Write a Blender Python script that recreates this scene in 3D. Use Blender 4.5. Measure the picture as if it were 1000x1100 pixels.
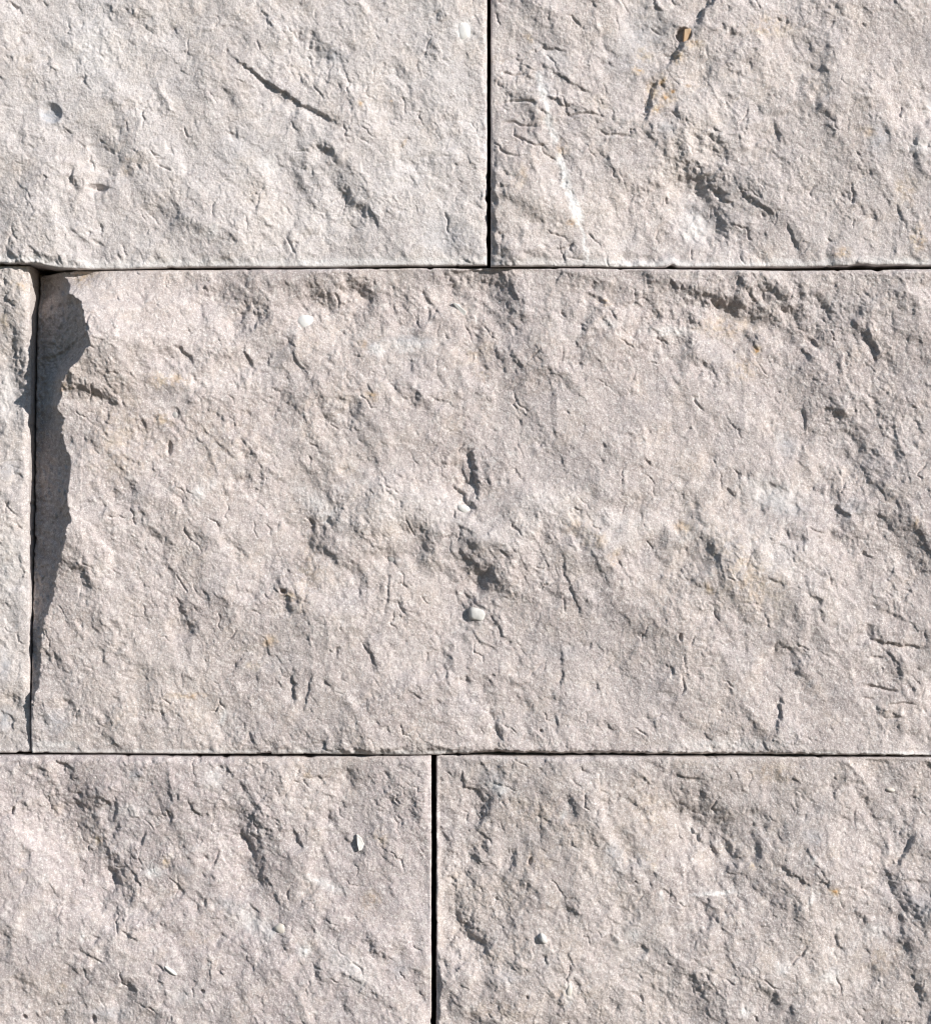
import math, sys
import numpy as np
try:
    import bpy
except ImportError:            # lets the height fields be inspected outside Blender
    bpy = None

# ------------------------------------------------------------------ units
# Heights and outlines are laid out in "stone units" of half a millimetre: x to the right, y downwards, h towards the viewer.
S = 0.0005
CX, CY = 500.0, 550.0
DIST = 2300.0                                    # camera distance in the same units (1.15 m)
SUN_AZ, SUN_EL = math.radians(25), math.radians(35.5)   # round from the wall's right, out of the wall plane
SUN = (math.cos(SUN_EL)*math.cos(SUN_AZ), -math.sin(SUN_EL), math.cos(SUN_EL)*math.sin(SUN_AZ))   # towards the sun

def wpos(x, y, h):
    return ((x-CX)*S, -h*S, (CY-y)*S + 1.2)

# ------------------------------------------------------------------ camera, sky, sun, exposure
if bpy:
    for o in list(bpy.data.objects):
        bpy.data.objects.remove(o)
    sc = bpy.context.scene
    COL = sc.collection
    cam_d = bpy.data.cameras.new('camera')
    cam = bpy.data.objects.new('camera', cam_d); COL.objects.link(cam)
    cam.location = (0, -DIST*S, 1.2)
    cam.rotation_euler = (math.pi/2, 0, 0)
    cam_d.sensor_fit = 'VERTICAL'; cam_d.sensor_height = 24
    cam_d.lens = 24*DIST/1100.0
    cam_d.clip_start = 0.01; cam_d.clip_end = 500
    sc.camera = cam
    w = bpy.data.worlds.new('World'); sc.world = w; w.use_nodes = True
    nt = w.node_tree
    bg = nt.nodes['Background']
    sky = nt.nodes.new('ShaderNodeTexSky'); sky.sky_type = 'NISHITA'; sky.sun_disc = False
    sky.dust_density = 0.2; sky.ozone_density = 4.0; sky.air_density = 1.2
    sky.sun_elevation = math.asin(SUN[2])
    sky.sun_rotation = math.atan2(SUN[0], SUN[1])
    nt.links.new(sky.outputs[0], bg.inputs[0]); bg.inputs[1].default_value = 0.075
    sun_d = bpy.data.lights.new('sun', 'SUN'); sun_d.energy = 4.8; sun_d.angle = math.radians(0.5)
    sun_d.color = (1.0, 0.95, 0.895)
    sun = bpy.data.objects.new('sun', sun_d); COL.objects.link(sun)
    from mathutils import Vector
    sun.rotation_euler = Vector(SUN).to_track_quat('Z', 'Y').to_euler()
    sun.location = (2, -3, 3)
    sc.view_settings.view_transform = 'Standard'; sc.view_settings.look = 'None'
    sc.view_settings.gamma = 1; sc.view_settings.use_curve_mapping = False
    sc.view_settings.exposure = 0.22
    sc.render.engine = 'CYCLES'; sc.cycles.filter_width = 1.1

# ------------------------------------------------------------------ noise
F = np.float32
_tabs = {}
def _tab(seed):
    if seed not in _tabs:
        a = np.random.RandomState(seed).rand(256, 256)*2*np.pi
        _tabs[seed] = (np.cos(a).astype(F), np.sin(a).astype(F))
    return _tabs[seed]

def perlin(x, y, seed):
    gx, gy = _tab(seed)
    xf = np.floor(x); yf = np.floor(y)
    xi = xf.astype(np.int32) & 255; yi = yf.astype(np.int32) & 255
    x1 = (xi+1) & 255; y1 = (yi+1) & 255
    dx = (x-xf).astype(F); dy = (y-yf).astype(F)
    u = dx*dx*dx*(dx*(dx*6-15)+10); v = dy*dy*dy*(dy*(dy*6-15)+10)
    def g(ix, iy, ax, ay): return gx[ix, iy]*ax + gy[ix, iy]*ay
    a = g(xi, yi, dx, dy); b = g(x1, yi, dx-1, dy)
    c = g(xi, y1, dx, dy-1); d = g(x1, y1, dx-1, dy-1)
    a = a+u*(b-a); c = c+u*(d-c)
    return (a+v*(c-a))*1.5

def fbm(x, y, scale, octv, seed, gain=0.5):
    s = 0; a = 1.0; f = 1.0/scale
    for k in range(octv):
        c, q = math.cos(.6+1.1*k+seed), math.sin(.6+1.1*k+seed)
        s = s + a*perlin((x*c+y*q)*f+17.3*k, (y*c-x*q)*f-9.1*k, seed+k); a *= gain; f *= 2.03
    return s

def rot(x, y, deg):
    c, s = math.cos(math.radians(deg)), math.sin(math.radians(deg))
    return x*c+y*s, -x*s+y*c

def sstep(a, b, x):
    t = np.clip((x-a)/(b-a), 0, 1)
    return t*t*(3-2*t)

def stair(n, k, sharp):
    t = n*k; f = np.floor(t); r = t-f
    return (f+sstep(1-sharp, 1, r))/k

def facets(x, y, cell, seed, slope, off):
    """broken facets: every irregular cell is a tilted plane"""
    rs = np.random.RandomState(seed)
    px = rs.rand(128, 128).astype(F); py = rs.rand(128, 128).astype(F)
    ga = rs.rand(128, 128)*2*np.pi; gm = rs.rand(128, 128)*slope
    gx = (np.cos(ga)*gm).astype(F); gy = (np.sin(ga)*gm).astype(F); go = ((rs.rand(128, 128)-0.5)*off).astype(F)
    u = x/cell; v = y/cell
    iu = np.floor(u).astype(np.int32); iv = np.floor(v).astype(np.int32)
    best = np.full(x.shape, 1e9, F); h = np.zeros(x.shape, F)
    for di in (-1, 0, 1):
        for dj in (-1, 0, 1):
            a = (iu+di) & 127; b = (iv+dj) & 127
            dx = u-(iu+di)-px[a, b]; dy = v-(iv+dj)-py[a, b]
            d = dx*dx+dy*dy
            m = d < best
            best = np.where(m, d, best)
            h = np.where(m, (gx[a, b]*dx+gy[a, b]*dy)*cell+go[a, b]*cell, h)
    return h.astype(F)

def soft_facets(x, y, cell, seed, slope, off, k=26.0):
    """the same with the cell borders worn into creases instead of cliffs"""
    rs = np.random.RandomState(seed)
    px = rs.rand(128, 128).astype(F); py = rs.rand(128, 128).astype(F)
    ga = rs.rand(128, 128)*2*np.pi; gm = rs.rand(128, 128)*slope
    gx = (np.cos(ga)*gm).astype(F); gy = (np.sin(ga)*gm).astype(F); go = ((rs.rand(128, 128)-0.5)*off).astype(F)
    u = x/cell; v = y/cell
    iu = np.floor(u).astype(np.int32); iv = np.floor(v).astype(np.int32)
    h = np.zeros(x.shape, F); ws = np.full(x.shape, 1e-12, F)
    for di in (-1, 0, 1):
        for dj in (-1, 0, 1):
            a = (iu+di) & 127; b = (iv+dj) & 127
            dx = u-(iu+di)-px[a, b]; dy = v-(iv+dj)-py[a, b]
            w = np.exp(-k*(dx*dx+dy*dy))
            ws += w; h += w*(gx[a, b]*dx+gy[a, b]*dy+go[a, b])*cell
    return (h/ws).astype(F)

def scallops(x, y, cell, seed, off):
    """shell-shaped fracture hollows that meet in sharp ridges"""
    rs = np.random.RandomState(seed)
    px = rs.rand(128, 128).astype(F); py = rs.rand(128, 128).astype(F); go = (rs.rand(128, 128)*off).astype(F)
    u = x/cell; v = y/cell
    iu = np.floor(u).astype(np.int32); iv = np.floor(v).astype(np.int32)
    h = np.full(x.shape, 1e9, F)
    for di in (-1, 0, 1):
        for dj in (-1, 0, 1):
            a = (iu+di) & 127; b = (iv+dj) & 127
            dx = u-(iu+di)-px[a, b]; dy = v-(iv+dj)-py[a, b]
            h = np.minimum(h, dx*dx+dy*dy+go[a, b])
    return h

# ------------------------------------------------------------------ relief features
def pdist(x, y, pts):
    """distance to a polyline, side (+1 = the lower left of it, away from the sun), place along it 0..1"""
    best = np.full(x.shape, 1e9, F); side = np.zeros(x.shape, F); along = np.zeros(x.shape, F)
    L = [math.hypot(b[0]-a[0], b[1]-a[1]) for a, b in zip(pts, pts[1:])]
    tot = sum(L); acc = 0
    for (a, b), l in zip(zip(pts, pts[1:]), L):
        ux, uy = (b[0]-a[0])/l, (b[1]-a[1])/l
        nx, ny = -uy, ux
        if nx*-0.8+ny*0.55 < 0: nx, ny = -nx, -ny
        rx = x-a[0]; ry = y-a[1]
        t = rx*ux+ry*uy; tc = np.clip(t, 0, l)
        d = np.hypot(rx-tc*ux, ry-tc*uy)
        s = rx*nx+ry*ny
        m = d < best
        best = np.where(m, d, best); side = np.where(m, s, side); along = np.where(m, (acc+tc)/tot, along)
        acc += l
    sd = np.where(side >= 0, best, -best)
    return best, sd, along

def ledge(H, X, Y, J, pts, drop, w=2.0, rec=None, taper=0.35, rgh=None):
    """the stone breaks away on the far side of the line from the sun: a riser w wide, drop deep, that climbs back over rec"""
    rec = rec or 6+drop*3.5
    ext = rec*2.3+w
    xs = [p[0] for p in pts]; ys = [p[1] for p in pts]
    cols = np.where((X[X.shape[0]//2] > min(xs)-ext-8) & (X[X.shape[0]//2] < max(xs)+ext+8))[0]
    rows = np.where((Y[:, Y.shape[1]//2] > min(ys)-ext-8) & (Y[:, Y.shape[1]//2] < max(ys)+ext+8))[0]
    if len(cols) == 0 or len(rows) == 0: return
    sl = (slice(rows[0], rows[-1]+1), slice(cols[0], cols[-1]+1))
    x = X[sl]; y = Y[sl]; j1, j2, j3 = J[0][sl], J[1][sl], J[2][sl]
    k = min(3.4, 1.5+0.12*w+0.1*drop)
    xx = x+j1*k; yy = y+j2*k
    d, sd, al = pdist(xx, yy, pts)
    f = sstep(-w*0.5, w*0.5+0.8, sd)*np.exp(-np.maximum(sd-w*0.5, 0)/rec)
    tp = sstep(0, taper, al)*sstep(0, taper, 1-al)
    H[sl] -= drop*f*tp*(1+min(.5, 1.2/drop)*j3)
    if rgh is not None:
        rgh[sl] += tp*sstep(-w*.8, -w*.2, sd)*sstep(w*1.2, w*.5, sd)

def groove(H, X, Y, J, pts, depth, wid):
    xs = [p[0] for p in pts]; ys = [p[1] for p in pts]
    cols = np.where((X[X.shape[0]//2] > min(xs)-12) & (X[X.shape[0]//2] < max(xs)+12))[0]
    rows = np.where((Y[:, Y.shape[1]//2] > min(ys)-12) & (Y[:, Y.shape[1]//2] < max(ys)+12))[0]
    if len(cols) == 0 or len(rows) == 0: return
    sl = (slice(rows[0], rows[-1]+1), slice(cols[0], cols[-1]+1))
    d, _, al = pdist(X[sl]+.7*J[0][sl], Y[sl]+.7*J[1][sl], pts)
    d = d+.35*wid*J[2][sl]
    H[sl] -= depth*np.clip(1.25-d/wid, 0, 1)*sstep(0, .3, al)*sstep(0, .3, 1-al)

def pit(H, X, Y, cx, cy, rx, ry, ang, depth, pw=4):
    u, v = rot(X-cx, Y-cy, ang)
    r = np.hypot(u/rx, v/ry)
    H -= (depth*np.clip(1-r**pw, 0, 1)).astype(F)

def blob(X, Y, J, cx, cy, rx, ry, ang=0, rag=0.5):
    u, v = rot(X-cx+J[0]*rag*min(rx, ry)*0.6, Y-cy+J[1]*rag*min(rx, ry)*0.6, ang)
    return np.clip(1.25-np.hypot(u/rx, v/ry), 0, 1)

def vline(X, Y, J, pts, wid, rag=2.5):
    d, _, _ = pdist(X+J[0]*rag, Y+J[1]*rag, pts)
    return np.clip(1.3-d/wid, 0, 1)

def P(s):
    v = [float(t) for t in s.replace(';', ' ').split()]
    return list(zip(v[0::2], v[1::2]))

# every block: outline edges, smooth sawn margin on each side, listed breaks
BLOCKS = {}
BLOCKS['tl'] = dict(
    x=(-240, 523), y=(-232, 286.5),
    bottom=P('-240 284 40 283.8 50 286 65 288.3 85 289.8 140 289.3 210 287.4 310 287.5 420 286.2 523 285.4'),
    margin=(3, 3, 2, 9), base=3, rough=0.85, seed=11, area=[(380, 210, 60, 60, .5), (350, 60, 60, 60, .4), (200, 150, 120, 60, -.3), (460, 200, 50, 70, -.3)],
    label='pale split-faced stone block at the upper left, with a round recess',
    L=['240 56;262 70;285 88;315 106;345 124;368 137;384 144|11|2|22', '268 -6;285 15;293 28;299 42|5|4', '258 38;270 50|3|2', '283 58;298 73|4|3',
       '318 26;335 42;346 60;352 80|6|8', '345 58;360 60;378 64|4|5', '356 156;376 195;395 230;406 260|10|13', '395 215;404 235;408 250|5|3',
       '80 176;80 190;84 202;94 207|7|3', '84 172;94 158;110 152;128 158|3|2', '140 172;142 190;130 203|3|2', '95 203;108 201;119 204|6|3', '287 193;281 212;276 234|6|2', '225 146;245 141;262 150;292 166|2.5|2',
       '131 150;133 136|3|2', '70 138;77 152|3|2', '230 34;250 30;266 37|2.5|2', '150 12;165 30;170 44|3|5', '180 20;195 40|3|4',
       '420 60;440 90|3|5', '300 95;330 118|3|8', '188 55;215 62|2|3', '70 168;95 176|2|3', '410 95;425 120;430 140|4|7', '20 190;35 215|2.5|4',
       '240 245;262 268|3|4', '310 225;330 250;338 262|3|5', '85 255;108 262;118 266|4|3', '460 160;472 190|2.5|5', '0 80;14 100|3|4', '340 150;360 170|3|5'],
    U=[(112, 180, 28, 24, 0, -6), (150, 120, 220, 160, 0, 7), (430, 60, 120, 120, 0, 5), (370, 215, 60, 60, 0, -5), (80, 20, 90, 50, 0, -5), (250, 190, 90, 50, 0, 4)],
    pits=[(57, 123, 12.5, 11, 25, 5.5, 3), (106, 203, 13, 4.5, 6, 6, 2)],
    ochre=[(138, 180, 8, 12, 0, .4), (388, 113, 3, 4, 0, .9), (420, 110, 2.5, 2, 0, .9), (434, 155, 2, 6, 30, .7), (30, 60, 40, 30, 0, .12)],
    pale=[(498, 35, 10, 12, 0, 1), (290, 178, 14, 10, 0, .5), (230, 250, 8, 10, 0, .5), (100, 60, 60, 40, 20, .25)],
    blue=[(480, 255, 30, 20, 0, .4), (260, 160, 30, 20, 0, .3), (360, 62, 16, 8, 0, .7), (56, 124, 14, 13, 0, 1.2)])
BLOCKS['tr'] = dict(
    x=(527, 1240), y=(-232, 287),
    bottom=P('527 287 580 286.5 760 287.4 850 287.2 910 286.4 920 284.6 928 284.2 940 285.4 968 284.9 985 286 1000 285.6 1240 287'),
    margin=(4, 3, 2, 8), base=3, rough=0.9, seed=23, area=[(600, 235, 70, 50, -.7), (900, 265, 100, 40, -.6), (740, 160, 70, 90, .7), (590, 110, 60, 40, .3), (670, 190, 40, 50, -.4)],
    label='split-faced stone block at the upper right, crossed by a white vein',
    L=['536 112;550 110;562 109;578 113|7|2|0', '584 104;598 107;604 114;618 113|6.5|2|12', '537 133;553 132;560 136;582 138|7|2|0', '553 135;551 146;567 154|5|2|0', '558 150;575 158;592 156|6|2|0', '638 138;652 146;682 148|6|2|0', '570 40;590 52;612 56|5|2|12', '534 76;550 82;566 80|6|2|0', '536 165;556 170;572 168|5|2|0',
       '577 62;590 75;610 88;635 102;652 104|5|2|16', '596 124;612 126;630 123;654 128|6.5|2|0', '530 200;546 201|3|2', '616 142;634 149|3.5|2|9', '640 30;655 55;670 70|3|4',
       '700 130;740 170;790 230;830 300|-6|34|120', '700 5;712 14|4|3', '882 0;905 12|4|3', '772 -14;760 8;748 26;740 36|14|4.6|40', '742 34;732 50;722 66;710 80|14|4.6|30', '706 82;699 106;688 138|14|4.4|26', '768 60;762 85;756 104|7|6',
       '722 108;729 122;724 138|5|3', '690 138;700 152;712 160|4|3', '740 168;758 202;774 236;788 272|12|14|30', '752 185;772 205;792 225|6|4', '765 215;778 240;782 262|5|4',
       '790 198;808 216;838 235|9|3|24', '826 126;837 145;835 160|5|3', '843 236;855 262;861 278|4|3', '815 112;822 132|4|4', '740 140;765 150;790 170|6|8', '705 165;730 176;760 190|5|6',
       '920 215;930 236|3|2', '960 215;975 250|3|3', '945 130;955 160|3|3', '735 268;732 250;745 238;760 243|3|3', '985 150;970 170|3|4', '880 60;890 90|3|4',
       '800 60;812 85|3|4', '845 30;860 60|3|4', '620 175;628 215|2.5|3', '660 210;665 240|2.5|3', '905 200;918 222|3|3', '958 130;975 115|2.5|3', '640 60;660 72|3|3', '780 30;800 45|4|5'],
    U=[(860, 110, 170, 120, 20, 9), (770, 190, 60, 70, 30, -9), (620, 60, 80, 70, 0, 4), (680, 60, 40, 60, 30, -4), (930, 230, 60, 60, 0, 4)],
    pits=[(733, 38, 9, 8, 0, 9, 4)],
    ochre=[(745, 48, 10, 6, 0, .8), (728, 62, 8, 8, 0, .7), (699, 100, 8, 14, 0, .75), (716, 107, 9, 8, 0, .85), (690, 60, 14, 10, 0, .4), (685, 77, 8, 6, 30, .9), (711, 89, 6, 8, 20, .9), (722, 99, 4, 6, 0, 1), (706, 117, 6, 9, 40, .9), (985, 257, 8, 16, 10, .8), (903, 272, 12, 7, 0, .6), (568, 42, 8, 5, 30, .6),
           (604, 160, 8, 10, 0, .6), (615, 241, 7, 5, 0, .9), (560, 190, 6, 14, 10, .4), (535, 65, 8, 6, 0, .5), (825, 30, 26, 14, 0, .45), (738, 94, 6, 2, 0, .6), (970, 205, 14, 20, 0, .4), (930, 145, 10, 8, 0, .4)],
    pale=[(745, 245, 20, 16, 40, .5), (590, 60, 30, 10, 30, .3), (985, 160, 14, 10, 0, .5), (998, 115, 6, 10, 0, .7)],
    veins=['577 82;584 105;590 135;596 152|3.6|.8', '601 168;607 195;615 218;621 238|5|1', '621 236;628 262;631 284|2|.9'],
    blue=[(690, 40, 30, 50, 20, .5), (940, 150, 14, 26, 0, .6), (715, 140, 14, 10, 0, .6), (750, 230, 30, 12, 40, .4), (585, 95, 10, 20, 0, .5)])
BLOCKS['l'] = dict(
    x=(-240, 33), y=(285, 808.5),
    right=P('280 31.5;400 31;540 31;680 32;810 32.6'), bottom=P('-240 809;20 809.3;33 807.5'),
    margin=(3, 4, 2, 3), rough=0.9, seed=37,
    label='split-faced stone block at the left edge, mostly out of frame',
    L=['24 284;27 290;31 296|5|3', '3 312;9 320;19 330|7|3', '22 338;17 362;13 385;14 415;19 440;30 462|13|8|14', '-2 494;10 494;27 493|4|2|8', '18 350;24 400;30 450|5|8', '5 545;18 575|3|4', '10 640;22 680|3|5', '12 740;25 765|5|5', '-4 470;8 455|3|4', '14 505;28 513|4|3'],
    U=[(0, 560, 60, 90, 0, 5), (0, 380, 40, 60, 0, 6)],
    ochre=[(22, 306, 12, 5, 10, .6), (4, 345, 8, 12, 0, .5)], pale=[(5, 420, 10, 30, 0, .4), (8, 600, 20, 40, 0, .3)], blue=[(5, 772, 8, 14, 0, .8), (10, 505, 14, 10, 0, .5), (6, 715, 5, 18, 0, .6)])
BLOCKS['c'] = dict(
    x=(35, 1240), y=(289.5, 809.5),
    left=P('280 33.4;400 33;540 33;680 33.6;812 34.4'),
    top=P('34 290.4;140 290.4;300 289.6;470 288;580 288;760 289.6;850 291;925 290;1000 289.2;1240 289'),
    bottom=P('34 808.8;200 809.8;350 810;470 810.6;580 811;760 811.6;860 812.2;1000 812.8;1240 812'),
    ridge=['310 520;400 548;500 562;580 556;650 572;740 570;790 606;828 655;850 720|9|32'], margin=(3, 3, 2, 5), rough=1.0, seed=41, area=[(930, 450, 80, 140, .6), (545, 605, 70, 60, .5), (800, 325, 90, 35, .6), (150, 400, 90, 90, .3), (690, 450, 150, 80, -.8), (710, 720, 160, 80, -.6), (400, 740, 120, 60, -.5), (960, 700, 40, 50, .4), (700, 350, 60, 50, .3), (300, 330, 100, 40, .3), (840, 500, 50, 40, -.5)],
    label='large middle stone block with a broken left edge in deep shadow',
    L=['885 280;905 400;915 500;925 610|-6|55|220', '270 312;360 318;460 312;560 310|0|16|80', '84 404;108 422;136 438|5|5', '116 396;137 404|5|3', '186 368;205 382;215 390|9|4', '200 398;222 414|6|4', '182 372;190 388|4|5', '228 296;244 316;258 335;272 354|12|13|34', '262 316;280 330;292 348|8|10',
       '260 368;268 384;277 405|9|4.5', '325 300;345 312;362 332|7|9', '366 296;390 304;412 322|7|9', '300 300;318 308;330 316|4|4', '440 291;480 297;530 300;560 296|7|9', '455 314;463 334;454 362|5|3', '453 316;476 338|5|3', '443 333;452 352|4|3',
       '388 300;398 330|4|5', '394 408;406 428|4|4', '262 476;274 488;288 514|7|5', '231 438;247 458|4|4', '228 468;240 480;262 500|4|3', '300 410;318 440|4|7', '340 420;352 440;360 462|4|7', '372 420;380 452|4|6',
       '300 545;315 552|3|3', '440 423;462 424;484 432;496 444|4|2', '500 472;509 494;514 542|13|4|24', '484 514;499 532;515 552|12|4|20', '496 488;500 510;504 530|5|4', '540 480;552 508|3|2', '470 396;480 420|3|4',
       '504 346;522 358|4|3', '545 368;563 402|5|4', '548 343;562 357|4|3', '575 370;585 400|3|4', '610 380;620 410|3|3', '512 372;526 400|5|5', '530 366;541 392|4|4', '627 312;643 319;655 328|9|4', '643 338;660 350|7|4', '688 310;704 330;713 348|9|8',
       '697 348;706 356;722 374|6|3', '712 330;735 340;760 350|6|9', '680 298;715 308;755 312|9|7', '590 296;640 304;682 312|7|6', '850 303;880 322;908 348|8|7', '780 296;800 306;812 318|7|6', '734 310;750 317;772 322;796 329;832 332|15|9|22', '760 318;785 330;800 340|6|4', '808 295;828 310;846 327;868 327|13|8|22', '824 328;830 338;838 350|9|5', '812 302;822 316;826 330|5|3',
       '808 364;822 380|5|3', '858 368;875 388|6|3', '866 358;886 374|6|3', '928 340;941 378;943 406|9|4.5', '953 376;966 402|6|5', '866 434;868 466|5|3', '890 425;915 460;940 500|6|7', '905 470;930 505;950 530|5|5', '860 450;880 475|5|5',
       '938 420;960 470;975 505|5|6', '955 330;965 360|4|3', '978 325;984 340|4|2', '920 400;930 420;948 432|4|4', '780 522;793 536|6|3', '892 538;916 556|8|3', '855 490;875 510|4|3', '980 440;995 470|4|4', '890 560;920 590|5|6', '940 545;960 570|4|4',
       '720 400;735 420|2.5|3', '740 320;742 345|3|3', '745 380;770 405;780 420|3|6', '488 584;500 598;522 611|5|3', '514 602;530 620;545 648|6|5', '540 572;560 600;570 620|3|3', '560 610;572 640|3|3', '575 575;590 610|3|3', '490 560;510 572|5|3',
       '493 630;514 649;530 656|6|3', '525 655;540 680;548 690|5|3', '500 670;520 690;540 702|4|2', '604 578;607 614;620 650;633 672|4.5|2', '602 688;605 715;603 748|5|2', '600 764;599 792|4|2', '630 580;650 620;660 640|3|3', '660 590;680 630|3|3',
       '518 712;529 750;541 796|8|6', '534 776;541 797|6|2', '558 730;575 770|4|6', '590 740;612 770|3|5', '418 582;428 608|7|5', '417 608;419 640;412 668|6|3|14', '402 678;394 694;410 722|7|4', '316 712;318 740;315 767|8|3|14', '337 716;335 734;325 770|6|2|12',
       '303 632;313 645;312 668|7|4', '288 688;292 712|4|2', '392 746;402 772|4|2', '333 553;341 570|6|4', '352 553;358 566|5|4', '378 600;398 640|4|7', '330 600;345 640|3|6', '428 640;440 670|3|4', '476 690;490 730|4|7', '500 720;510 760|4|6',
       '840 742;839 764;832 794|9|3|16', '826 618;841 633|5|3', '866 633;884 650|6|3', '880 650;884 668|3|3', '925 590;940 600|5|3', '922 676;948 690;975 693;1004 695|9|3|7', '930 668;944 684|6|5', '923 737;934 738;948 740;958 743;972 744|10|2.8|0', '924 750;942 752|4|2|0', '946 759;960 757;975 756;988 759|6|2|0',
       '934 706;941 706.5;950 707|6|2|0', '944 769;952 772;966 771;973 772|7|2.2|0', '920 640;960 660;985 670|4|4', '970 585;1000 620|4|5', '840 560;870 580|5|5', '865 600;900 625|3|5', '850 680;870 710|3|5', '760 640;790 690|2.5|6', '262 786;268 784;279 802|6|2', '290 690;280 712|3|3', '244 740;262 760|3|4', '690 760;710 790|2.5|4',
       '140 515;160 545|4|6', '105 520;125 550|4|5', '165 560;190 600|5|7', '90 600;100 640|5|5', '130 660;145 700|4|7', '110 690;118 720|4|4', '60 690;64 720|4|3', '70 745;90 775|5|6', '115 760;128 790|4|5', '210 560;230 590|4|6', '250 570;270 610|4|7', '195 640;215 690|4|8',
       '240 520;252 540|3|3', '150 450;170 480|4|6', '100 470;115 490|3|3', '290 250;300 270|3|3', '420 340;435 350|3|3', '320 380;335 400|4|4', '360 350;385 365|3|4', '655 690;668 720|2.5|4', '745 700;760 706|2.5|2', '725 520;760 545|2.5|5', '600 480;612 520|2.5|4'],
    U=[(150, 450, 130, 200, 10, 12), (300, 330, 120, 40, 10, -6), (480, 310, 120, 40, 0, -7), (780, 335, 120, 35, 5, -9), (860, 320, 50, 30, -15, 5), (930, 450, 100, 140, 0, -7), (600, 440, 160, 90, 0, 4),
       (545, 640, 60, 50, 20, -3), (960, 710, 50, 60, 0, -6), (300, 690, 140, 90, 0, 5), (700, 700, 140, 70, 0, -4)],
    pits=[(189, 445, 7, 8, 20, 3, 3), (184, 482, 3.5, 9, 5, 6, 2), (305, 635, 4, 3, 0, 8, 2), (581, 785, 2, 2, 0, 6, 2), (730, 684, 2.5, 5, 0, 6, 2)],
    ochre=[(180, 410, 20, 9, 10, .55), (195, 408, 12, 7, 40, .6), (178, 452, 12, 6, 20, .55), (75, 418, 10, 8, 0, .6), (310, 640, 10, 6, 0, .7), (290, 688, 10, 8, 0, .55), (272, 716, 8, 6, 0, .6), (205, 747, 24, 4, 0, .6), (650, 325, 9, 5, 0, .7),
           (735, 566, 12, 8, 0, .6), (762, 632, 8, 6, 40, .6), (984, 562, 7, 7, 0, .7), (814, 375, 5, 6, 0, 1), (400, 425, 8, 6, 30, .7), (390, 370, 6, 6, 0, .6), (620, 565, 20, 12, 0, .35), (800, 620, 30, 60, -35, .35),
           (90, 300, 12, 12, 30, .7), (130, 470, 40, 60, 10, .22), (510, 380, 24, 16, 0, .25), (520, 400, 10, 10, 0, .35), (640, 580, 14, 10, 0, .45), (800, 395, 20, 16, 0, .35), (330, 620, 14, 60, 10, .25), (780, 350, 40, 14, 0, .35), (660, 600, 8, 14, 40, .4), (240, 480, 50, 50, 0, .15)],
    pale=[(345, 545, 40, 12, 40, .4), (440, 372, 30, 8, 0, .4), (830, 530, 40, 18, 20, .45), (405, 375, 10, 8, 0, .7), (480, 560, 60, 10, 5, .2), (650, 560, 80, 12, 5, .2), (720, 355, 30, 6, 0, .5), (240, 770, 4, 10, 20, .7), (60, 800, 30, 5, 0, .6), (830, 600, 50, 50, 0, .2), (785, 800, 80, 6, 0, .4), (652, 348, 10, 5, 0, .5), (215, 530, 8, 12, 20, .6), (230, 520, 5, 8, 0, .5)],
    blue=[(60, 775, 18, 14, 30, .6), (845, 475, 12, 14, 0, .6), (440, 365, 30, 6, 0, .6), (400, 372, 10, 6, 0, .4), (900, 330, 30, 16, 0, .3), (840, 545, 40, 10, 15, .4), (600, 700, 30, 10, 0, .3), (915, 545, 20, 10, 0, .4)])
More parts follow.
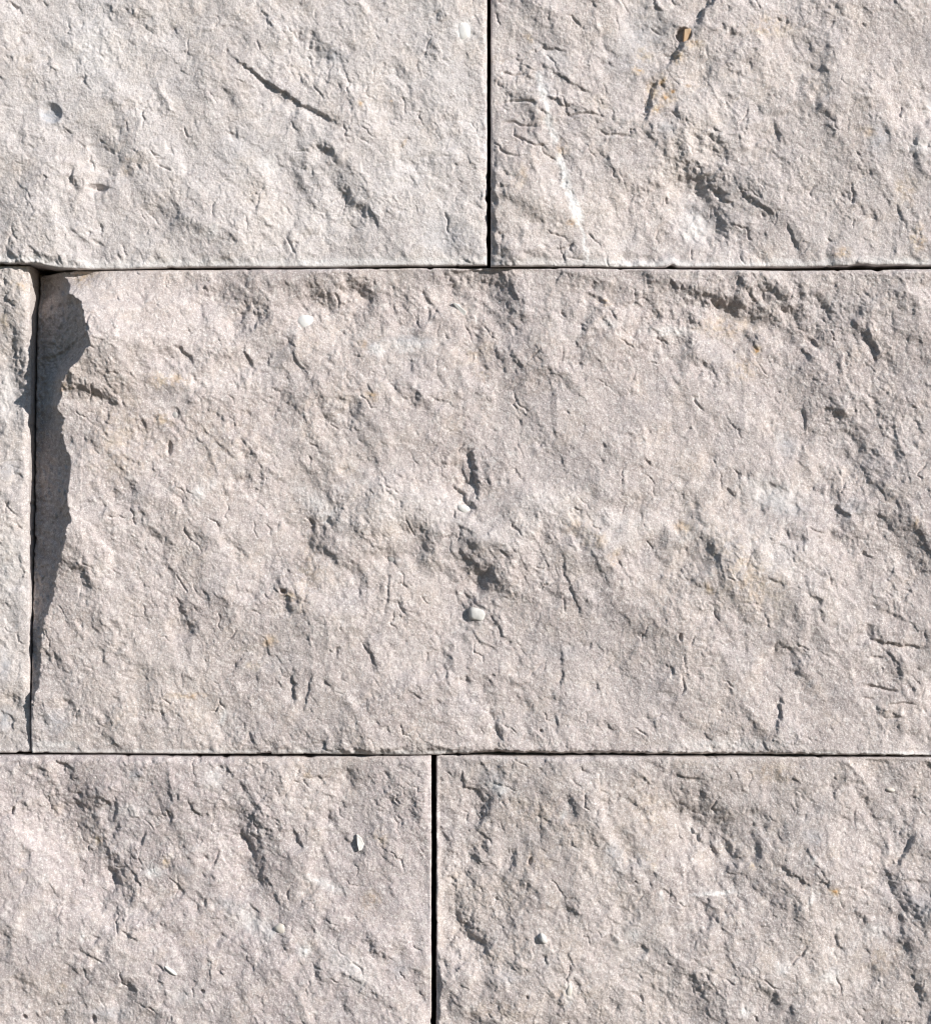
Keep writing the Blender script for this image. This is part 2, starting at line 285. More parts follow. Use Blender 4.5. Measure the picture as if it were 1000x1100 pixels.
BLOCKS['bl'] = dict(
    x=(-240, 463.3), y=(811.8, 1332),
    top=P('-240 811;130 811.2;200 812.7;350 812.7;463 811.6'),
    margin=(3, 4, 4, 3), rough=1.0, seed=53, area=[(115, 900, 50, 80, .6), (275, 910, 30, 70, .5), (60, 1000, 100, 60, -.3), (400, 1000, 60, 80, -.3), (350, 950, 60, 30, -.3)],
    label='split-faced stone block at the lower left, with a white pointed pebble',
    L=['88 818;96 868;110 920;138 962;166 985|14|25|70', '125 846;127 872;120 892|6|3', '157 893;156 902;149 914|7|3|14', '130 905;150 925|5|4', '115 930;135 955|6|4', '140 930;155 960|5|4', '130 880;122 905|4|4',
       '170 856;192 890;205 935|6|5', '203 856;219 880|7|3', '180 845;190 862|3|3', '266 836;268 880;274 930;283 978|11|13|40', '254 880;270 910;278 935|6|3', '315 888;327 914|6|4', '58 814;68 820;84 827|6|3', '33 824;54 826|4|2', '75 851;92 852|4|2',
       '372 816;381 836;368 862|8|8', '364 850;376 870|5|5', '443 846;452 884|6|6', '418 825;425 850|4|5', '14 868;16 876|5|3', '133 998;144 1006;152 1012|6|3', '168 1034;180 1043|6|2|12', '84 1018;98 1024;116 1036|6|3', '190 950;200 965|6|3',
       '210 955;225 975|5|4', '165 965;180 975|5|4', '60 960;80 975|3|4', '0 960;10 966|4|3', '240 1000;245 1010|6|2', '186 985;195 1010|5|6', '130 1050;150 1062|3|5', '290 870;305 890|4|4', '320 935;345 955|4|5', '345 980;370 1010|4|6', '390 1000;420 1040|3|7',
       '300 1000;320 1030|3|5', '450 1062;460 1076|5|2', '20 1040;40 1065|3|5', '80 1060;95 1085|4|5', '250 1050;270 1080|3|6', '360 1060;380 1090|3|5', '205 835;225 850|3|4', '300 840;310 860|3|4', '345 900;352 930|3|4', '265 970;282 980|6|3', '60 1075;75 1080|3|3', '405 905;430 925|3|2', '340 830;350 842|4|3', '5 1000;20 1020|3|5'],
    U=[(20, 900, 60, 90, 0, 3), (110, 900, 50, 80, 15, -4), (220, 900, 70, 80, 0, 5), (275, 910, 30, 70, 0, -5), (140, 1030, 220, 60, 20, 7), (380, 900, 80, 100, 0, -3), (400, 1050, 80, 80, 0, 4)],
    pits=[(27, 1092, 3, 3, 0, 6, 2), (218, 1064, 3, 2, 0, 6, 2), (101, 1095, 3, 5, 0, 6, 2), (14, 870, 2, 4, 20, 5, 2)],
    ochre=[(105, 904, 5, 5, 0, .8), (178, 925, 6, 8, 20, .6), (410, 898, 8, 12, 0, .5), (68, 1060, 6, 5, 0, .4), (400, 965, 12, 10, 0, .35), (330, 830, 6, 10, 0, .5), (210, 1010, 20, 8, 0, .25), (22, 935, 6, 4, 0, .5), (60, 870, 8, 8, 0, .3)],
    pale=[(163, 936, 12, 7, 20, .8), (270, 990, 30, 12, 30, .5), (330, 1020, 6, 8, 60, .8), (230, 835, 12, 14, 0, .4), (380, 1040, 40, 14, 40, .4), (140, 870, 16, 8, 0, .4), (290, 1000, 10, 8, 0, .5), (350, 950, 30, 6, 20, .5), (90, 1005, 3, 8, 10, .8), (45, 1005, 10, 8, 0, .4), (196, 1070, 14, 10, 0, .3)],
    blue=[(147, 832, 10, 8, 0, .7), (325, 1020, 10, 8, 0, .5), (115, 1090, 30, 8, 0, .6), (240, 970, 12, 8, 0, .5), (430, 1040, 12, 12, 0, .5), (200, 935, 10, 6, 0, .4)])
BLOCKS['br'] = dict(
    x=(468.7, 1240), y=(812, 1332),
    top=P('468 811.4;580 812;700 812.6;850 813.4;1000 814;1240 813.5'),
    margin=(3, 3, 3, 3), rough=1.0, seed=67, area=[(780, 890, 60, 70, -.4), (965, 900, 40, 90, .6), (830, 860, 50, 60, -.5), (520, 980, 50, 80, .5), (700, 1050, 150, 40, .3), (600, 870, 40, 60, -.3)],
    label='split-faced stone block at the lower right, with a hollow scooped out of it',
    L=['528 832;522 870;516 912;509 958|12|10.5|30', '520 860;518 890|5|3', '500 820;502 930;500 1040;505 1120|-5|30|100', '495 825;500 845;520 852|6|3', '468 945;484 940;495 950|6|4', '478 950;500 985;520 1015;548 1055|13|10.8|34', '500 1000;520 1014|6|4', '480 1000;490 1020;500 1040|5|5', '540 1020;560 1050|4|4',
       '733 822;750 860;772 902;796 942;818 968|14|25|60', '738 888;750 898;760 912|8|3|18', '752 960;760 972;772 990|10|6|16', '713 830;735 834;760 837|5|2|10', '690 832;700 846|4|3', '780 900;800 930|5|6', '760 900;775 925|5|4',
       '786 872;784 880;788 876|2|2', '833 922;858 944;876 958|6|4', '800 940;840 970|4|6', '842 930;848 912|3|3', '918 826;925 850;945 870|8|6', '986 892;976 912;958 938|8|3|20', '944 918;956 946;976 972;1006 998|14|10.8|34', '950 935;975 945;1004 946|6|4', '930 872;945 880;962 876|5|3',
       '955 905;945 925|4|4', '893 998;900 1012;908 1024|6|4', '968 1010;976 1022|6|3', '690 1010;697 1025|6|3', '655 1000;668 1025|5|5', '670 960;690 990|4|6', '640 960;660 985|4|5', '600 960;620 985|4|5', '560 940;575 965|4|5', '580 1020;592 1036|5|3', '610 1030;640 1060|4|6', '640 910;650 940|3|6',
       '700 1050;720 1080|4|6', '660 1090;668 1078|5|3', '740 1040;760 1075|3|6', '800 1000;815 1030|4|5', '820 1050;840 1085|4|6', '870 1050;880 1075|4|5', '930 1030;950 1060|4|6', '770 990;790 1010|4|4', '580 850;582 890;585 920|4|4', '610 850;620 880|3|5', '620 930;615 945|3|3', '562 930;568 940|5|3',
       '545 910;560 930|4|5', '590 1060;610 1085|4|6', '480 1060;500 1090|4|6', '530 1070;545 1090|4|5', '855 840;858 880|3|4', '820 860;826 900|3|5', '880 1085;900 1095|4|3', '980 1050;995 1080|4|5', '865 905;872 925|4|3', '850 965;862 1000|4|5', '730 860;735 880|4|3', '470 880;482 905|4|4', '665 880;690 930|4|8', '650 850;672 880|4|6'],
    U=[(700, 900, 60, 120, -25, 9), (780, 900, 50, 70, -30, -11), (960, 880, 60, 90, 0, -9), (870, 900, 60, 100, 0, 6), (520, 930, 40, 120, 0, -6), (600, 900, 60, 90, 0, 5), (720, 1060, 200, 60, 0, 5), (960, 1060, 80, 60, 0, 6)],
    pits=[(569, 925, 2.5, 5, 20, 5, 2), (566, 1069, 1.8, 1.8, 0, 5, 2)],
    ochre=[(895, 957, 7, 5, 20, 1), (810, 931, 5, 4, 0, .8), (960, 1085, 8, 6, 0, .4), (605, 1065, 12, 10, 0, .4), (700, 925, 10, 10, 0, .3), (580, 870, 40, 20, 0, .2), (940, 1030, 30, 20, 0, .25), (575, 925, 20, 14, 0, .25), (830, 830, 30, 14, 0, .3), (540, 1085, 40, 14, 0, .2), (700, 870, 20, 40, -20, .2)],
    pale=[(534, 846, 14, 8, 20, .7), (890, 1048, 12, 8, 0, .6), (800, 1085, 8, 7, 0, .6), (838, 1040, 8, 8, 0, .5), (680, 1003, 10, 6, 0, .6), (870, 965, 3, 10, 30, .6), (872, 925, 3, 8, 30, .6), (710, 962, 3, 8, 0, .6), (770, 960, 30, 2.5, -4, .7), (610, 1064, 7, 11, 0, .6), (682, 1006, 6, 4, 0, .6), (605, 875, 4, 6, 30, .6), (680, 1000, 40, 40, 0, .12), (940, 1000, 14, 10, 0, .4), (745, 895, 10, 3, 35, .5)],
    blue=[(658, 915, 10, 14, 0, .6), (690, 925, 10, 8, 0, .4), (872, 898, 12, 8, 0, .5), (990, 975, 20, 14, 0, .5), (895, 1040, 8, 6, 0, .5), (545, 1050, 14, 8, 0, .5), (610, 1075, 6, 8, 0, .4), (530, 835, 20, 14, 0, .4), (962, 1080, 6, 6, 0, .3)])

CREST = P('64 280;65 296;72 305;75 318;88 328;91 345;96 362;96 373;87 388;75 400;68 409;65 424;61 436;66 449;64 462;67 476;75 500;74 520;72 540;76 556;74 566;67 592;59 616;57 640;48 662;44 690;43 720;42 738;35 752;30 800')

CHIP = P('30 830;270 830;276 808.6;283 807;291 807;298 830;470 830;474 810;480 808.4;500 807.4;520 806.4;533 804.2;548 805.4;580 806.8;640 806.2;700 807.8;760 808;860 808.2;885 809.8;920 809.6;1000 810.6;1240 811')

def interp(pl, v):
    return np.interp(v, [p[0] for p in pl], [p[1] for p in pl])

def outline(B, X, Y):
    """left, right, top and bottom edges of a block's face: sawn, with small nicks"""
    def nick(t, k):
        z = np.zeros_like(t)
        a = .30*perlin(t/31, z+.37*k, B['seed']+k)+.22*perlin(t/8, z+.71, B['seed']+k+1)
        c = np.maximum(perlin(t/13, z+.43, B['seed']+k+2)-.55, 0)*5
        return (np.maximum(a, -.2)+c).astype(F)
    xl = (interp(B['left'], Y) if 'left' in B else B['x'][0])+nick(Y, 200)
    xr = (interp(B['right'], Y) if 'right' in B else B['x'][1])-nick(Y, 210)
    yt = (interp(B['top'], X) if 'top' in B else B['y'][0])+nick(X, 220)
    yb = (interp(B['bottom'], X) if 'bottom' in B else B['y'][1])-nick(X, 230)
    return xl, xr, yt, yb

def relief(key, X, Y):
    """height of a block's face and its stain masks at the points X, Y"""
    B = BLOCKS[key]; sd = B['seed']
    X = X.astype(F); Y = Y.astype(F)
    # ragged offsets shared by all the breaks of a block
    J = (fbm(X, Y, 11, 3, sd+1, .6), fbm(X, Y, 11, 3, sd+5, .6), fbm(X, Y, 22, 2, sd+9))
    wx = X+9*fbm(X, Y, 46, 3, 101)+2.2*J[0]; wy = Y+9*fbm(X, Y, 46, 3, 111)+2.2*J[1]
    # breaking planes lean from upper left to lower right
    u, v = rot(wx, wy, 58)
    R = B['rough']
    act = sstep(-.30, .45, fbm(X, Y, 85, 3, sd+50))           # rough and smoother areas
    act2 = sstep(-.25, .40, fbm(X, Y, 40, 3, sd+60))
    for cx, cy, rx, ry, a in B.get('area', []):
        g = (a*np.exp(-((X+12*J[2]-cx)/rx)**2-((Y-cy)/ry)**2)).astype(F)
        act = act+g; act2 = act2+g
    act = np.clip(act, 0, 1.25); act2 = np.clip(act2, 0, 1.2)
    H = 4.0*fbm(X, Y, 230, 2, sd+20)+R*soft_facets(wx+8*J[2], wy, 125, sd+21, .14, .03, 7)+R*soft_facets(wx, wy+4*J[2], 58, sd+22, .11, .02, 8)
    n = fbm(u*0.55, v, 62, 4, sd+30, .5)
    H += R*.45*n
    H += R*7.5*scallops(u*.6+3*J[2], v+3*J[0], 74, sd+23, .35)+R*(.2+.8*act)*3.1*scallops(u*.6+1.5*J[0], v+1.5*J[1], 27, sd+24, .35)+R*(.1+.9*act2)*1.5*scallops(u*.65+.8*J[1], v+.8*J[0], 11, sd+25, .35)
    H += R*.22*soft_facets(u*0.6+2.0*J[0], v+2*J[1], 32, sd+31, .26, .04, 14)
    H += R*(.15+.85*act2)*.28*soft_facets(u*0.6+2*J[1], v+1.5*J[0], 14, sd+32, .40, .08, 20)
    n2 = fbm(u*0.6, v, 19, 3, sd+33, .55)
    H += R*(0.2+0.8*act)*.35*n2
    rgh = np.zeros(X.shape, F)
    for s in B['L']:
        t = s.split('|')
        dr, wd = float(t[1]), float(t[2])
        if len(t) > 3 and float(t[3]) == 0:         # an open hairline
            groove(H, X, Y, J, P(t[0]), dr*.42, wd*.8)
        elif wd < 5:
            ledge(H, X, Y, J, P(t[0]), dr*(.5 if wd <= 2 and dr < 7 else .54), wd, float(t[3]) if len(t) > 3 else None)
        else:                                   # a broad, rough slope rather than a step
            w2 = wd*2.3
            ledge(H, X, Y, J, P(t[0]), w2*(min(.36, .19+.013*dr) if wd < 11 else min(.26, .15+.010*dr)), w2, (float(t[3]) if len(t) > 3 else 6+dr*3.5)*1.3, .3, rgh)
    rgh = np.clip(rgh, 0, 1)
    # flakes: short risers that face away from the sun side, broken up by noise
    for per, amp, q in ((19, .8, 0), (10, .75, 3), (5.4, .5, 6)):
        ph = (0.84*X-0.54*Y)/per+1.5*fbm(X, Y, per*2.1, 3, sd+70+q, .6)
        fl = 1-(ph-np.floor(ph))
        mk = sstep(-.05, .55, fbm(X, Y, per*1.6, 2, sd+80+q))*np.maximum(.35+.65*(act if q else act2), 0.6*rgh)
        H += R*amp*mk*fl
    H += R*np.maximum(0.35+0.65*act2, 0.7*rgh)*0.30*facets(X+2*J[1], Y+2*J[0], 5.2, sd+34, .5, .22)
    H += R*(0.5+0.5*act)*0.45*facets(X+1.2*J[0], Y+1.2*J[1], 2.9, sd+36, .5, .36)
    H += 0.24*fbm(X, Y, 6.5, 2, sd+35, .7)
    H += 0.24*fbm(X, Y, 2.4, 1, sd+37)+(.10*np.random.RandomState(sd).standard_normal(X.shape)).astype(F)
    # broad swells and hollows
    W1 = 22*fbm(X, Y, 70, 3, sd+90); W2 = 22*fbm(X, Y, 70, 3, sd+94)
    for cx, cy, rx, ry, an, a in B['U']:
        p, q = rot(X+W1-cx, Y+W2-cy, an)
        H += (0.9*a*np.exp(-((p/rx)**2+(q/ry)**2))).astype(F)
    # many small nameless breaks
    rs = np.random.RandomState(sd)
    x0, x1 = B['x']; y0, y1 = B['y']
    for k in range(int((min(x1, 1110)-max(x0, -110))*(min(y1, 1210)-max(y0, -110))/300)):
        x = rs.uniform(max(x0, -110), min(x1, 1110)); y = rs.uniform(max(y0, -110), min(y1, 1210))
        a = rs.normal(62, 24); pl = [(x, y)]
        for q in range(rs.randint(2, 6)):            # a wandering edge of a thin flake
            a2 = math.radians(a+rs.normal(0, 30)); st = rs.uniform(2.5, 7)
            x += math.cos(a2)*st; y += math.sin(a2)*st; pl.append((x, y))
        ledge(H, X, Y, J, pl, 0.35+rs.gamma(1.4, .40), rs.uniform(.5, 1.5), rs.uniform(3, 18), .5)
    for k in range(int((min(x1, 1110)-max(x0, -110))*(min(y1, 1210)-max(y0, -110))/2900)):
        x = rs.uniform(max(x0, -110), min(x1, 1110)); y = rs.uniform(max(y0, -110), min(y1, 1210))
        a = rs.choice([70, 110, 45, 10], p=[.45, .2, .25, .1])+rs.normal(0, 14); pl = [(x, y)]
        for q in range(rs.randint(3, 8)):            # hairline cracks
            a2 = math.radians(a+rs.normal(0, 32)); st = rs.uniform(2.5, 6.5)
            x += math.cos(a2)*st; y += math.sin(a2)*st; pl.append((x, y))
        groove(H, X, Y, J, pl, rs.uniform(1.0, 2.8), rs.uniform(.6, 1.15))
    ridge_pale = np.zeros(X.shape, F)
    for s in B.get('ridge', []):
        t = s.split('|')
        d, _, al = pdist(X+1.4*W1+3*J[2], Y+1.4*W2, P(t[0]))
        rd = (np.exp(-(d/float(t[2]))**2)*sstep(0, .15, al)*sstep(0, .2, 1-al)).astype(F)
        H += float(t[1])*rd; ridge_pale = np.maximum(ridge_pale, .15*rd**2)
    H = (.86*H).astype(F)
    for cx, cy, rx, ry, an, dp, pw in B.get('pits', []):
        pit(H, X, Y, cx, cy, rx, ry, an, dp, pw)
    if key == 'c':                       # the left edge is broken off along a ragged crest
        cx = interp([(q, p) for p, q in CREST], Y)+np.interp(Y, [285, 335, 365, 400, 560, 700], [2, 7, 9, 6, 5, 2])+2.2*J[0]+1.2*fbm(X, Y, 6, 2, 77)
        d = cx-X
        hj = np.interp(Y, [285, 330, 420, 540, 620, 680, 740, 762], [-44, -42, -36, -29, -19, -11, -5, 0])
        hc = np.interp(Y, [285, 310, 335, 365, 400, 430, 500, 560, 620, 680, 750], [-4, 12, 29, 37, 26, 14, 14, 13, 6, 2, 0])
        t = np.clip(d/np.maximum(cx-32, 2), 0, 1.2)
        t = t+.10*np.sin(t*3.1)
        top = hc*np.exp(-np.maximum(-d, 0)/110)
        hs = H*np.exp(-np.maximum(d, 0)/6)+(1-np.exp(-np.maximum(d, 0)/6))*(1.4*J[2]+2.4*J[0]+1.5*fbm(X, Y, 5, 3, 79, .7)+.6*facets(X+2*J[0], Y+2*J[1], 17, 80, .2, .08))
        ledge(hs, X, Y, J, P('30 384;60 379;92 362'), 5, 3, 14)
        H = np.where(d > 0, hs+hc+(hj-hc)*t, H+top)
        H = H-(15*sstep(34, 0, (X-75)*0.35+(Y-291))*sstep(190, 70, X)).astype(F)
    # sawn margins: the relief dies out towards the joints, the arris is rounded
    xl, xr, yt, yb = outline(B, X, Y)
    ml, mr, mt, mb = B['margin']
    e = 1.0
    for d, m in ((X-xl, ml), (xr-X, mr), (Y-yt, mt), (yb-Y, mb)):
        dj = d+J[2]*m*0.8+J[0]*m*.4
        e = e*(0.4+0.6*sstep(0, m*1.7, dj))
    if key == 'c':
        e = np.where((cx-X) > -6, np.maximum(e, .9), e)
    H = H*e
    for d, r in ((X-xl, 1.8), (xr-X, 1.8), (Y-yt, 1.8), (yb-Y, 2.2)):
        q = np.clip(1-d/r, 0, 1)
        H -= r*(1-np.sqrt(np.maximum(1-q*q, 0)))*0.9
    if key == 'c':
        yc = interp(CHIP, X)+1.0*J[0]+.6*fbm(X, Y, 4, 1, 83)
        H = H-np.minimum(3.6*np.maximum(Y-yc, 0), 22).astype(F)
    H = H+(np.interp(Y, [285, 425, 475, 560, 810], [-6, -18, -8, -2, -2]) if key == 'l' else B.get('base', 0))
    M = {}
    for nm in ('ochre', 'pale', 'blue'):
        m = np.zeros(X.shape, F)
        for cx, cy, rx, ry, an, a in B.get(nm, []):
            m = np.maximum(m, a*blob(X, Y, J, cx, cy, rx, ry, an))
        if nm == 'pale':
            for s in B.get('veins', []):
                t = s.split('|'); m = np.maximum(m, float(t[2])*vline(X, Y, J, P(t[0]), float(t[1])))
            m = np.maximum(m, ridge_pale)
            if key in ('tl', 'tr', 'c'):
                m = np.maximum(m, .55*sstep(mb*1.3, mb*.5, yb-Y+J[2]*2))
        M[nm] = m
    H += 1.2*np.minimum(M['ochre'], .6)*fbm(X, Y, 5, 2, 301)
    return H.astype(F), M

# ------------------------------------------------------------------ materials
def material(name):
    m = bpy.data.materials.new(name); m.use_nodes = True
    return m, m.node_tree, m.node_tree.nodes['Principled BSDF']

def stone_material(name, c_lo, c_hi, seed):
    m, nt, b = material(name)
    N = nt.nodes.new; Lk = nt.links.new
    tc = N('ShaderNodeTexCoord')
    def noise(scale, det, rough=.55, off=0):
        mp = N('ShaderNodeMapping'); mp.inputs['Location'].default_value = (seed*.37+off, off*1.7, seed*.11)
        Lk(tc.outputs['Object'], mp.inputs[0])
        n = N('ShaderNodeTexNoise'); n.inputs['Scale'].default_value = scale; n.inputs['Detail'].default_value = det; n.inputs['Roughness'].default_value = rough
        Lk(mp.outputs[0], n.inputs['Vector']); return n.outputs['Fac']
    def ramp(fac, a, b_):
        r = N('ShaderNodeMapRange'); r.inputs[1].default_value = a; r.inputs[2].default_value = b_; r.clamp = True
        Lk(fac, r.inputs[0]); return r.outputs[0]
    def mix(fac, a, b_, mode='MIX'):
        x = N('ShaderNodeMix'); x.data_type = 'RGBA'; x.blend_type = mode
        if isinstance(fac, float): x.inputs[0].default_value = fac
        else: Lk(fac, x.inputs[0])
        for k, s in ((6, a), (7, b_)):
            if isinstance(s, tuple): x.inputs[k].default_value = (*s, 1)
            else: Lk(s, x.inputs[k])
        return x.outputs[2]
    def mul(a, b_):
        x = N('ShaderNodeMath'); x.operation = 'MULTIPLY'
        for k, s in ((0, a), (1, b_)):
            if isinstance(s, float): x.inputs[k].default_value = s
            else: Lk(s, x.inputs[k])
        return x.outputs[0]
    col = mix(ramp(noise(22, 5, .6), .35, .65), c_lo, c_hi)
    col = mix(mul(ramp(noise(9, 5, .62, 47), .46, .64), .42), col, (.385, .345, .335))
    col = mix(mul(ramp(noise(13, 5, .65, 43), .50, .66), .22), col, (.64, .555, .475))
    col = mix(mul(ramp(noise(60, 4, .6, 3), .5, .72), .38), col, (.64, .545, .46))        # cream patches
    col = mix(mul(ramp(noise(38, 4, .6, 7), .52, .75), .5), col, (.40, .375, .395))        # cool grey patches
    col = mix(mul(ramp(noise(300, 3, .6, 11), .50, .68), .65), col, (.72, .67, .645))      # pale grains
    col = mix(mul(ramp(noise(420, 3, .65, 13), .53, .70), .6), col, (.30, .255, .25))        # dark grains
    col = mix(mul(ramp(noise(800, 2, .6, 17), .58, .70), .7), col, (.74, .72, .70))
    col = mix(mul(ramp(noise(1500, 2, .6, 31), .54, .70), .4), col, (.26, .22, .215))
    col = mix(mul(ramp(noise(1300, 2, .6, 37), .54, .70), .6), col, (.80, .77, .75))
    br = noise(160, 3, .6, 19)
    at = N('ShaderNodeAttribute'); at.attribute_name = 'stain'
    sp = N('ShaderNodeSeparateColor'); Lk(at.outputs['Color'], sp.inputs[0])
    gr = ramp(noise(520, 3, .6, 23), .22, .52)
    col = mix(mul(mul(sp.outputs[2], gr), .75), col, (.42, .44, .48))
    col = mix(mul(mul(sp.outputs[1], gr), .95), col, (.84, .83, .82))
    och = mix(ramp(br, .35, .65), (.50, .33, .18), (.66, .54, .37))
    gr2 = ramp(noise(230, 6, .75, 41), .43, .57)
    col = mix(mul(mul(sp.outputs[0], gr2), 1.0), col, och)
    col = mix(mul(ramp(sp.outputs[0], .72, 1.05), .85), col, (.48, .26, .11))
    Lk(col, b.inputs['Base Color'])
    b.inputs['Roughness'].default_value = .88
    b.inputs['Specular IOR Level'].default_value = .25
    bp = N('ShaderNodeBump'); bp.inputs['Strength'].default_value = .55; bp.inputs['Distance'].default_value = .0008
    Lk(noise(1100, 3, .7, 29), bp.inputs['Height'])
    Lk(bp.outputs[0], b.inputs['Normal'])
    return m

def plain_material(name, c1, c2, scale, rough=.5, bump=.15):
    m, nt, b = material(name)
    N = nt.nodes.new; Lk = nt.links.new
    tc = N('ShaderNodeTexCoord'); n = N('ShaderNodeTexNoise'); n.inputs['Scale'].default_value = scale; n.inputs['Detail'].default_value = 4
    Lk(tc.outputs['Object'], n.inputs['Vector'])
    r = N('ShaderNodeMapRange'); r.inputs[1].default_value = .35; r.inputs[2].default_value = .65; Lk(n.outputs['Fac'], r.inputs[0])
    x = N('ShaderNodeMix'); x.data_type = 'RGBA'; x.inputs[6].default_value = (*c1, 1); x.inputs[7].default_value = (*c2, 1)
    Lk(r.outputs[0], x.inputs[0]); Lk(x.outputs[2], b.inputs['Base Color'])
    b.inputs['Roughness'].default_value = rough
    bp = N('ShaderNodeBump'); bp.inputs['Strength'].default_value = bump; bp.inputs['Distance'].default_value = .0004
    Lk(n.outputs['Fac'], bp.inputs['Height']); Lk(bp.outputs[0], b.inputs['Normal'])
    return m

# ------------------------------------------------------------------ block meshes
FINE, COARSE, DEPTH = 1.0, 3.5, 150.0
def axis(a, b, lo, hi):
    """sample places from a to b: fine inside lo..hi, coarse outside the picture"""
    out = []
    def seg(p, q, st):
        n = max(1, int(round((q-p)/st))); out.extend(np.linspace(p, q, n, endpoint=False))
    if a < lo: seg(a, lo, COARSE)
    seg(max(a, lo), min(b, hi), FINE)
    if b > hi: seg(hi, b, COARSE)
    out.append(b)
    return np.array(out, F)

FIELD = {}
def build_block(key, parent):
    B = BLOCKS[key]
    U = axis(B['x'][0], B['x'][1], -14, 1014); V = axis(B['y'][0], B['y'][1], -14, 1114)
    X, Y = np.meshgrid(U, V)
    xl, xr, _, _ = outline(B, X, Y)
    X = xl+(X-B['x'][0])/(B['x'][1]-B['x'][0])*(xr-xl)
    _, _, yt, yb = outline(B, X, Y)
    Y = yt+(Y-B['y'][0])/(B['y'][1]-B['y'][0])*(yb-yt)
    H, M = relief(key, X, Y)
    FIELD[key] = (X, Y, H)
    r, c = X.shape
    co = np.stack([(X-CX)*S, -H*S, (CY-Y)*S+1.2], -1).reshape(-1, 3)
    idx = np.arange(r*c).reshape(r, c)
    quads = np.stack([idx[:-1, :-1], idx[1:, :-1], idx[1:, 1:], idx[:-1, 1:]], -1).reshape(-1, 4)
    # sides: the rim carried back into the wall, then the back
    rim = np.concatenate([idx[0, :-1], idx[:-1, -1], idx[-1, :0:-1], idx[:0:-1, 0]])
    n = len(rim); parts = [co]; prev = rim; nv = len(co)
    for dep in (-40.0, -DEPTH):
        ring = co[rim].copy()
        ring[:, 1] = np.maximum(ring[:, 1], -dep*S)
        parts.append(ring); cur = np.arange(nv, nv+n); nv += n
        q = np.stack([prev, np.roll(prev, -1), np.roll(cur, -1), cur], -1)
        quads = np.concatenate([quads, q]); prev = cur
    ctr = co.mean(0); ctr[1] = DEPTH*S
    parts.append(ctr[None]); tris = np.stack([prev, np.roll(prev, -1), np.full(n, nv)], -1)
    V3 = np.concatenate(parts).astype(F)
    me = bpy.data.meshes.new('stone_block')
    me.vertices.add(len(V3)); me.vertices.foreach_set('co', V3.ravel())
    loops = np.concatenate([quads.ravel(), tris.ravel()]).astype(np.int32)
    me.loops.add(len(loops)); me.loops.foreach_set('vertex_index', loops)
    starts = np.concatenate([np.arange(len(quads))*4, len(quads)*4+np.arange(len(tris))*3]).astype(np.int32)
    me.polygons.add(len(starts)); me.polygons.foreach_set('loop_start', starts)
    sm = np.zeros(len(starts), bool); sm[:(r-1)*(c-1)] = True
    me.polygons.foreach_set('use_smooth', sm)
    me.update(calc_edges=True)
    at = me.attributes.new('stain', 'FLOAT_COLOR', 'POINT')
    ca = np.zeros((len(V3), 4), F); ca[:, 3] = 1
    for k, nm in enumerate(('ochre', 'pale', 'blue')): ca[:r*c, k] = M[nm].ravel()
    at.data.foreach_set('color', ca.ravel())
    o = bpy.data.objects.new('stone_block', me); COL.objects.link(o)
    o.parent = parent; o['label'] = B['label']
    return o

def height_at(key, x, y):
    X, Y, H = FIELD[key]
    i = np.argmin((X-x)**2+(Y-y)**2)
    return float(H.ravel()[i])

def pebble(name, key, block, x, y, rx, ry, ang, hgt, sink, mat, seed, label, pw=2.0):
    """a small stone set in the face: an uneven dome that reaches into the block"""
    rs = np.random.RandomState(seed)
    h0 = height_at(key, x, y)-sink
    na, nr = 20, 7
    vs = []; fs = []
    ph = rs.rand(4)*6.28
    c, s = math.cos(math.radians(ang)), math.sin(math.radians(ang))
    for i in range(nr):
        t = i/(nr-1)                               # 0 rim (deep) .. 1 top
        for k in range(na):
            a = 2*math.pi*k/na
            ca, sa = math.cos(a), math.sin(a)
            q = (abs(ca)**pw+abs(sa)**pw)**(-1/pw)
            q *= 1+.06*math.sin(2*a+ph[0])+.05*math.sin(3*a+ph[1])+.03*math.sin(5*a+ph[2])
            rr = math.cos(t*math.pi/2)**(.7 if pw < 3 else .4) if t < 1 else 0.03
            px, py = rx*q*rr*ca, ry*q*rr*sa
            z = -5+(hgt+5)*math.sin(t*math.pi/2)**.8
            z += .12*hgt*math.sin(2.2*ca+ph[3])*rr
            vs.append(wpos(x+px*c-py*s, y+px*s+py*c, h0+z))
    for i in range(nr-1):
        for k in range(na):
            k2 = (k+1) % na
            fs.append((i*na+k, (i+1)*na+k, (i+1)*na+k2, i*na+k2))
    fs.append(tuple(range((nr-1)*na, nr*na))[::-1])
    me = bpy.data.meshes.new(name); me.from_pydata(vs, [], fs); me.update()
    for p in me.polygons: p.use_smooth = True
    o = bpy.data.objects.new(name, me); COL.objects.link(o); o.parent = block
    me.materials.append(mat)
    if label: o['label'] = label
    return o

def facet_stone(name, key, block, pts, mat, label):
    """a small angular stone given by its corner points (x, y, height over the face)"""
    cx = sum(p[0] for p in pts)/len(pts); cy = sum(p[1] for p in pts)/len(pts)
    h0 = height_at(key, cx, cy)
    n = len(pts)
    vs = [wpos(p[0], p[1], h0+p[2]) for p in pts]+[wpos(p[0], p[1], h0-12) for p in pts]
    fs = [tuple(range(n))[::-1], tuple(range(n, 2*n))]+[(i, (i+1) % n, n+(i+1) % n, n+i) for i in range(n)]
    me = bpy.data.meshes.new(name); me.from_pydata(vs, [], fs); me.update()
    o = bpy.data.objects.new(name, me); COL.objects.link(o); o.parent = block
    me.materials.append(mat)
    bv = o.modifiers.new('soft_edges', 'BEVEL'); bv.width = .0004; bv.segments = 2
    if label: o['label'] = label
    return o

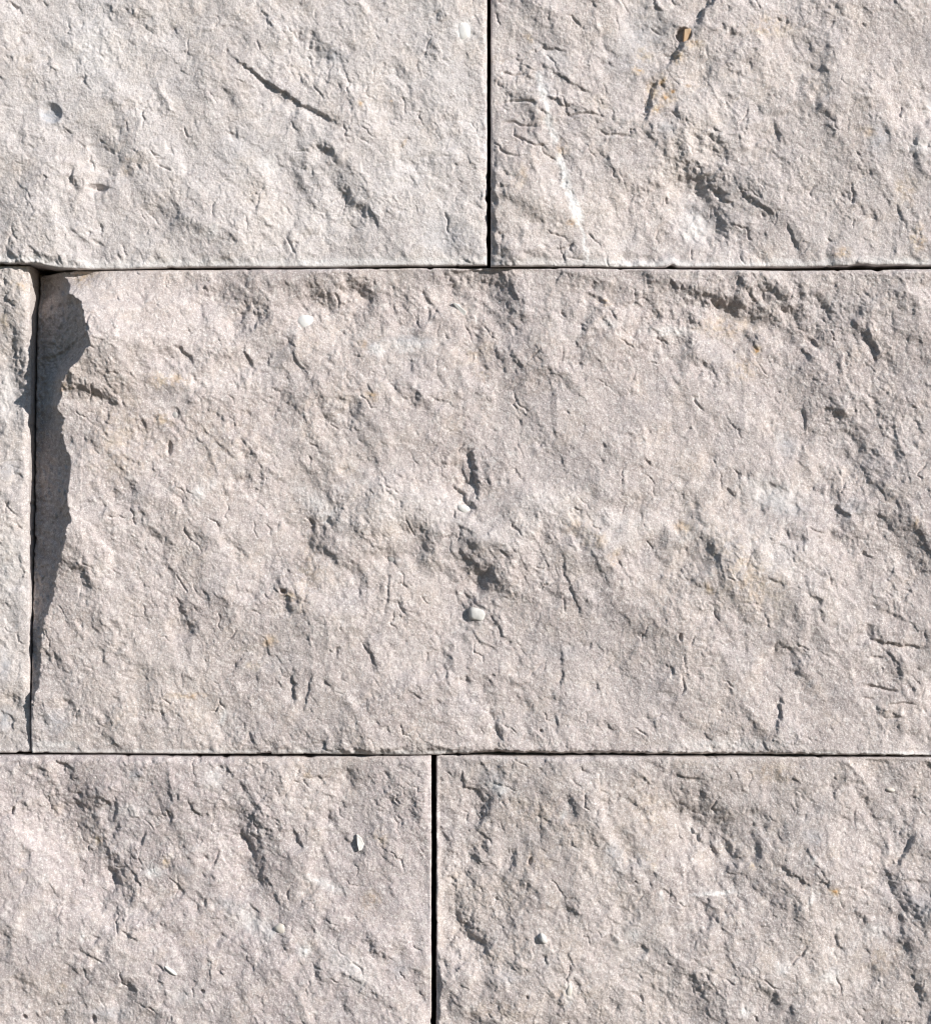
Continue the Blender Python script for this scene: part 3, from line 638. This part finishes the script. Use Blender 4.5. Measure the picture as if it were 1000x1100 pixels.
# ------------------------------------------------------------------ the wall
def main():
    wall = bpy.data.objects.new('stone_wall', None); COL.objects.link(wall)
    wall['label'] = 'dry-jointed wall of large pale split-faced stone blocks in raking sunlight'
    wall['category'] = 'wall'; wall['kind'] = 'thing'
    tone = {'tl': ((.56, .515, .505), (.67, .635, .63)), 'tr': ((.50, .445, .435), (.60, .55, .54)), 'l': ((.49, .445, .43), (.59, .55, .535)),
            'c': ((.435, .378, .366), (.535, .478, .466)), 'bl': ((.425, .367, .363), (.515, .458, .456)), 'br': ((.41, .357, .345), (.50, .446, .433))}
    BO = {}
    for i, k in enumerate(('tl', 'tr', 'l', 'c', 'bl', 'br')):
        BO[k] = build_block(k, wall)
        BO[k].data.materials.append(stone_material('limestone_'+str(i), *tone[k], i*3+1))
    core = plain_material('dark_core', (.05, .048, .045), (.08, .075, .07), 60, .9)
    x0, x1, y0, y1 = -236, 1236, -228, 1328
    vs = [wpos(x, y, h) for h in (-DEPTH-4, -DEPTH-160) for x, y in ((x0, y0), (x1, y0), (x1, y1), (x0, y1))]
    me = bpy.data.meshes.new('wall_core')
    me.from_pydata(vs, [], [(3, 2, 1, 0), (4, 5, 6, 7), (0, 1, 5, 4), (1, 2, 6, 5), (2, 3, 7, 6), (3, 0, 4, 7)]); me.update()
    o = bpy.data.objects.new('wall_core', me); COL.objects.link(o); o.parent = wall; me.materials.append(core)

    white = plain_material('white_shell', (.62, .605, .58), (.74, .73, .70), 420, .7)
    chalk = plain_material('white_chalk', (.76, .75, .73), (.85, .84, .82), 300, .8)
    cream = plain_material('cream_shell', (.60, .55, .49), (.70, .66, .60), 180, .6)
    grey = plain_material('grey_pebble', (.36, .35, .345), (.44, .425, .41), 200, .55)
    rust = plain_material('brown_crystal', (.42, .24, .12), (.56, .40, .26), 150, .5)
    pebble('pebble', 'c', BO['c'], 328, 346, 10, 9, 20, 3, .5, chalk, 1, 'small white rounded pebble')
    pebble('shell_fragment', 'c', BO['c'], 513, 660, 9, 7.6, 10, 3, .5, white, 22, 'white square-edged shell fragment', 4.0)
    pebble('pebble', 'c', BO['c'], 498, 547, 9, 5, 25, 3, 0, white, 3, 'small white pebble under a dark break')
    facet_stone('shell_fragment', 'c', BO['c'], [(486, 325, 2), (489, 324, 2.5), (501, 334, 2.5), (500, 338, 1), (497, 338, 1)], white, None)
    pebble('pebble', 'c', BO['c'], 421, 600, 6, 8, -10, 2, 1, grey, 4, None)
    pebble('pebble', 'c', BO['c'], 189, 446, 5, 6, 10, 2, 1, grey, 5, None)
    facet_stone('pebble', 'bl', BO['bl'], [(383, 896, 2.5), (388, 900, 2.8), (391.5, 907, 2), (390, 913, 1), (385.5, 914.5, 3), (384, 906, 4.5)], white, 'small white pointed pebble standing proud')
    pebble('shell_fragment', 'bl', BO['bl'], 184, 1042, 9, 2.6, 35, 3, 0, white, 7, None)
    pebble('pebble', 'bl', BO['bl'], 303, 998, 9, 6, 20, 2.5, 1, cream, 8, None)
    pebble('pebble', 'br', BO['br'], 583, 1007, 6.5, 4, 55, 4, 0, white, 9, 'small white oval pebble')
    pebble('pebble', 'br', BO['br'], 611, 1062, 4, 8, 10, 2, 1, cream, 10, None)
    pebble('shell_fragment', 'br', BO['br'], 957, 849, 6, 3, 10, 2.5, 0, cream, 12, None)
    facet_stone('crystal', 'tr', BO['tr'], [(734, 33, 6), (740, 32, 6), (746, 34, 1), (745, 46, 0), (733, 47, 3)], rust, 'brown angular crystal in a small hollow')
    pebble('pebble', 'tl', BO['tl'], 498, 35, 9, 11, 10, 2.2, 0, chalk, 13, 'flush white chalky pebble')

if bpy:
    main()
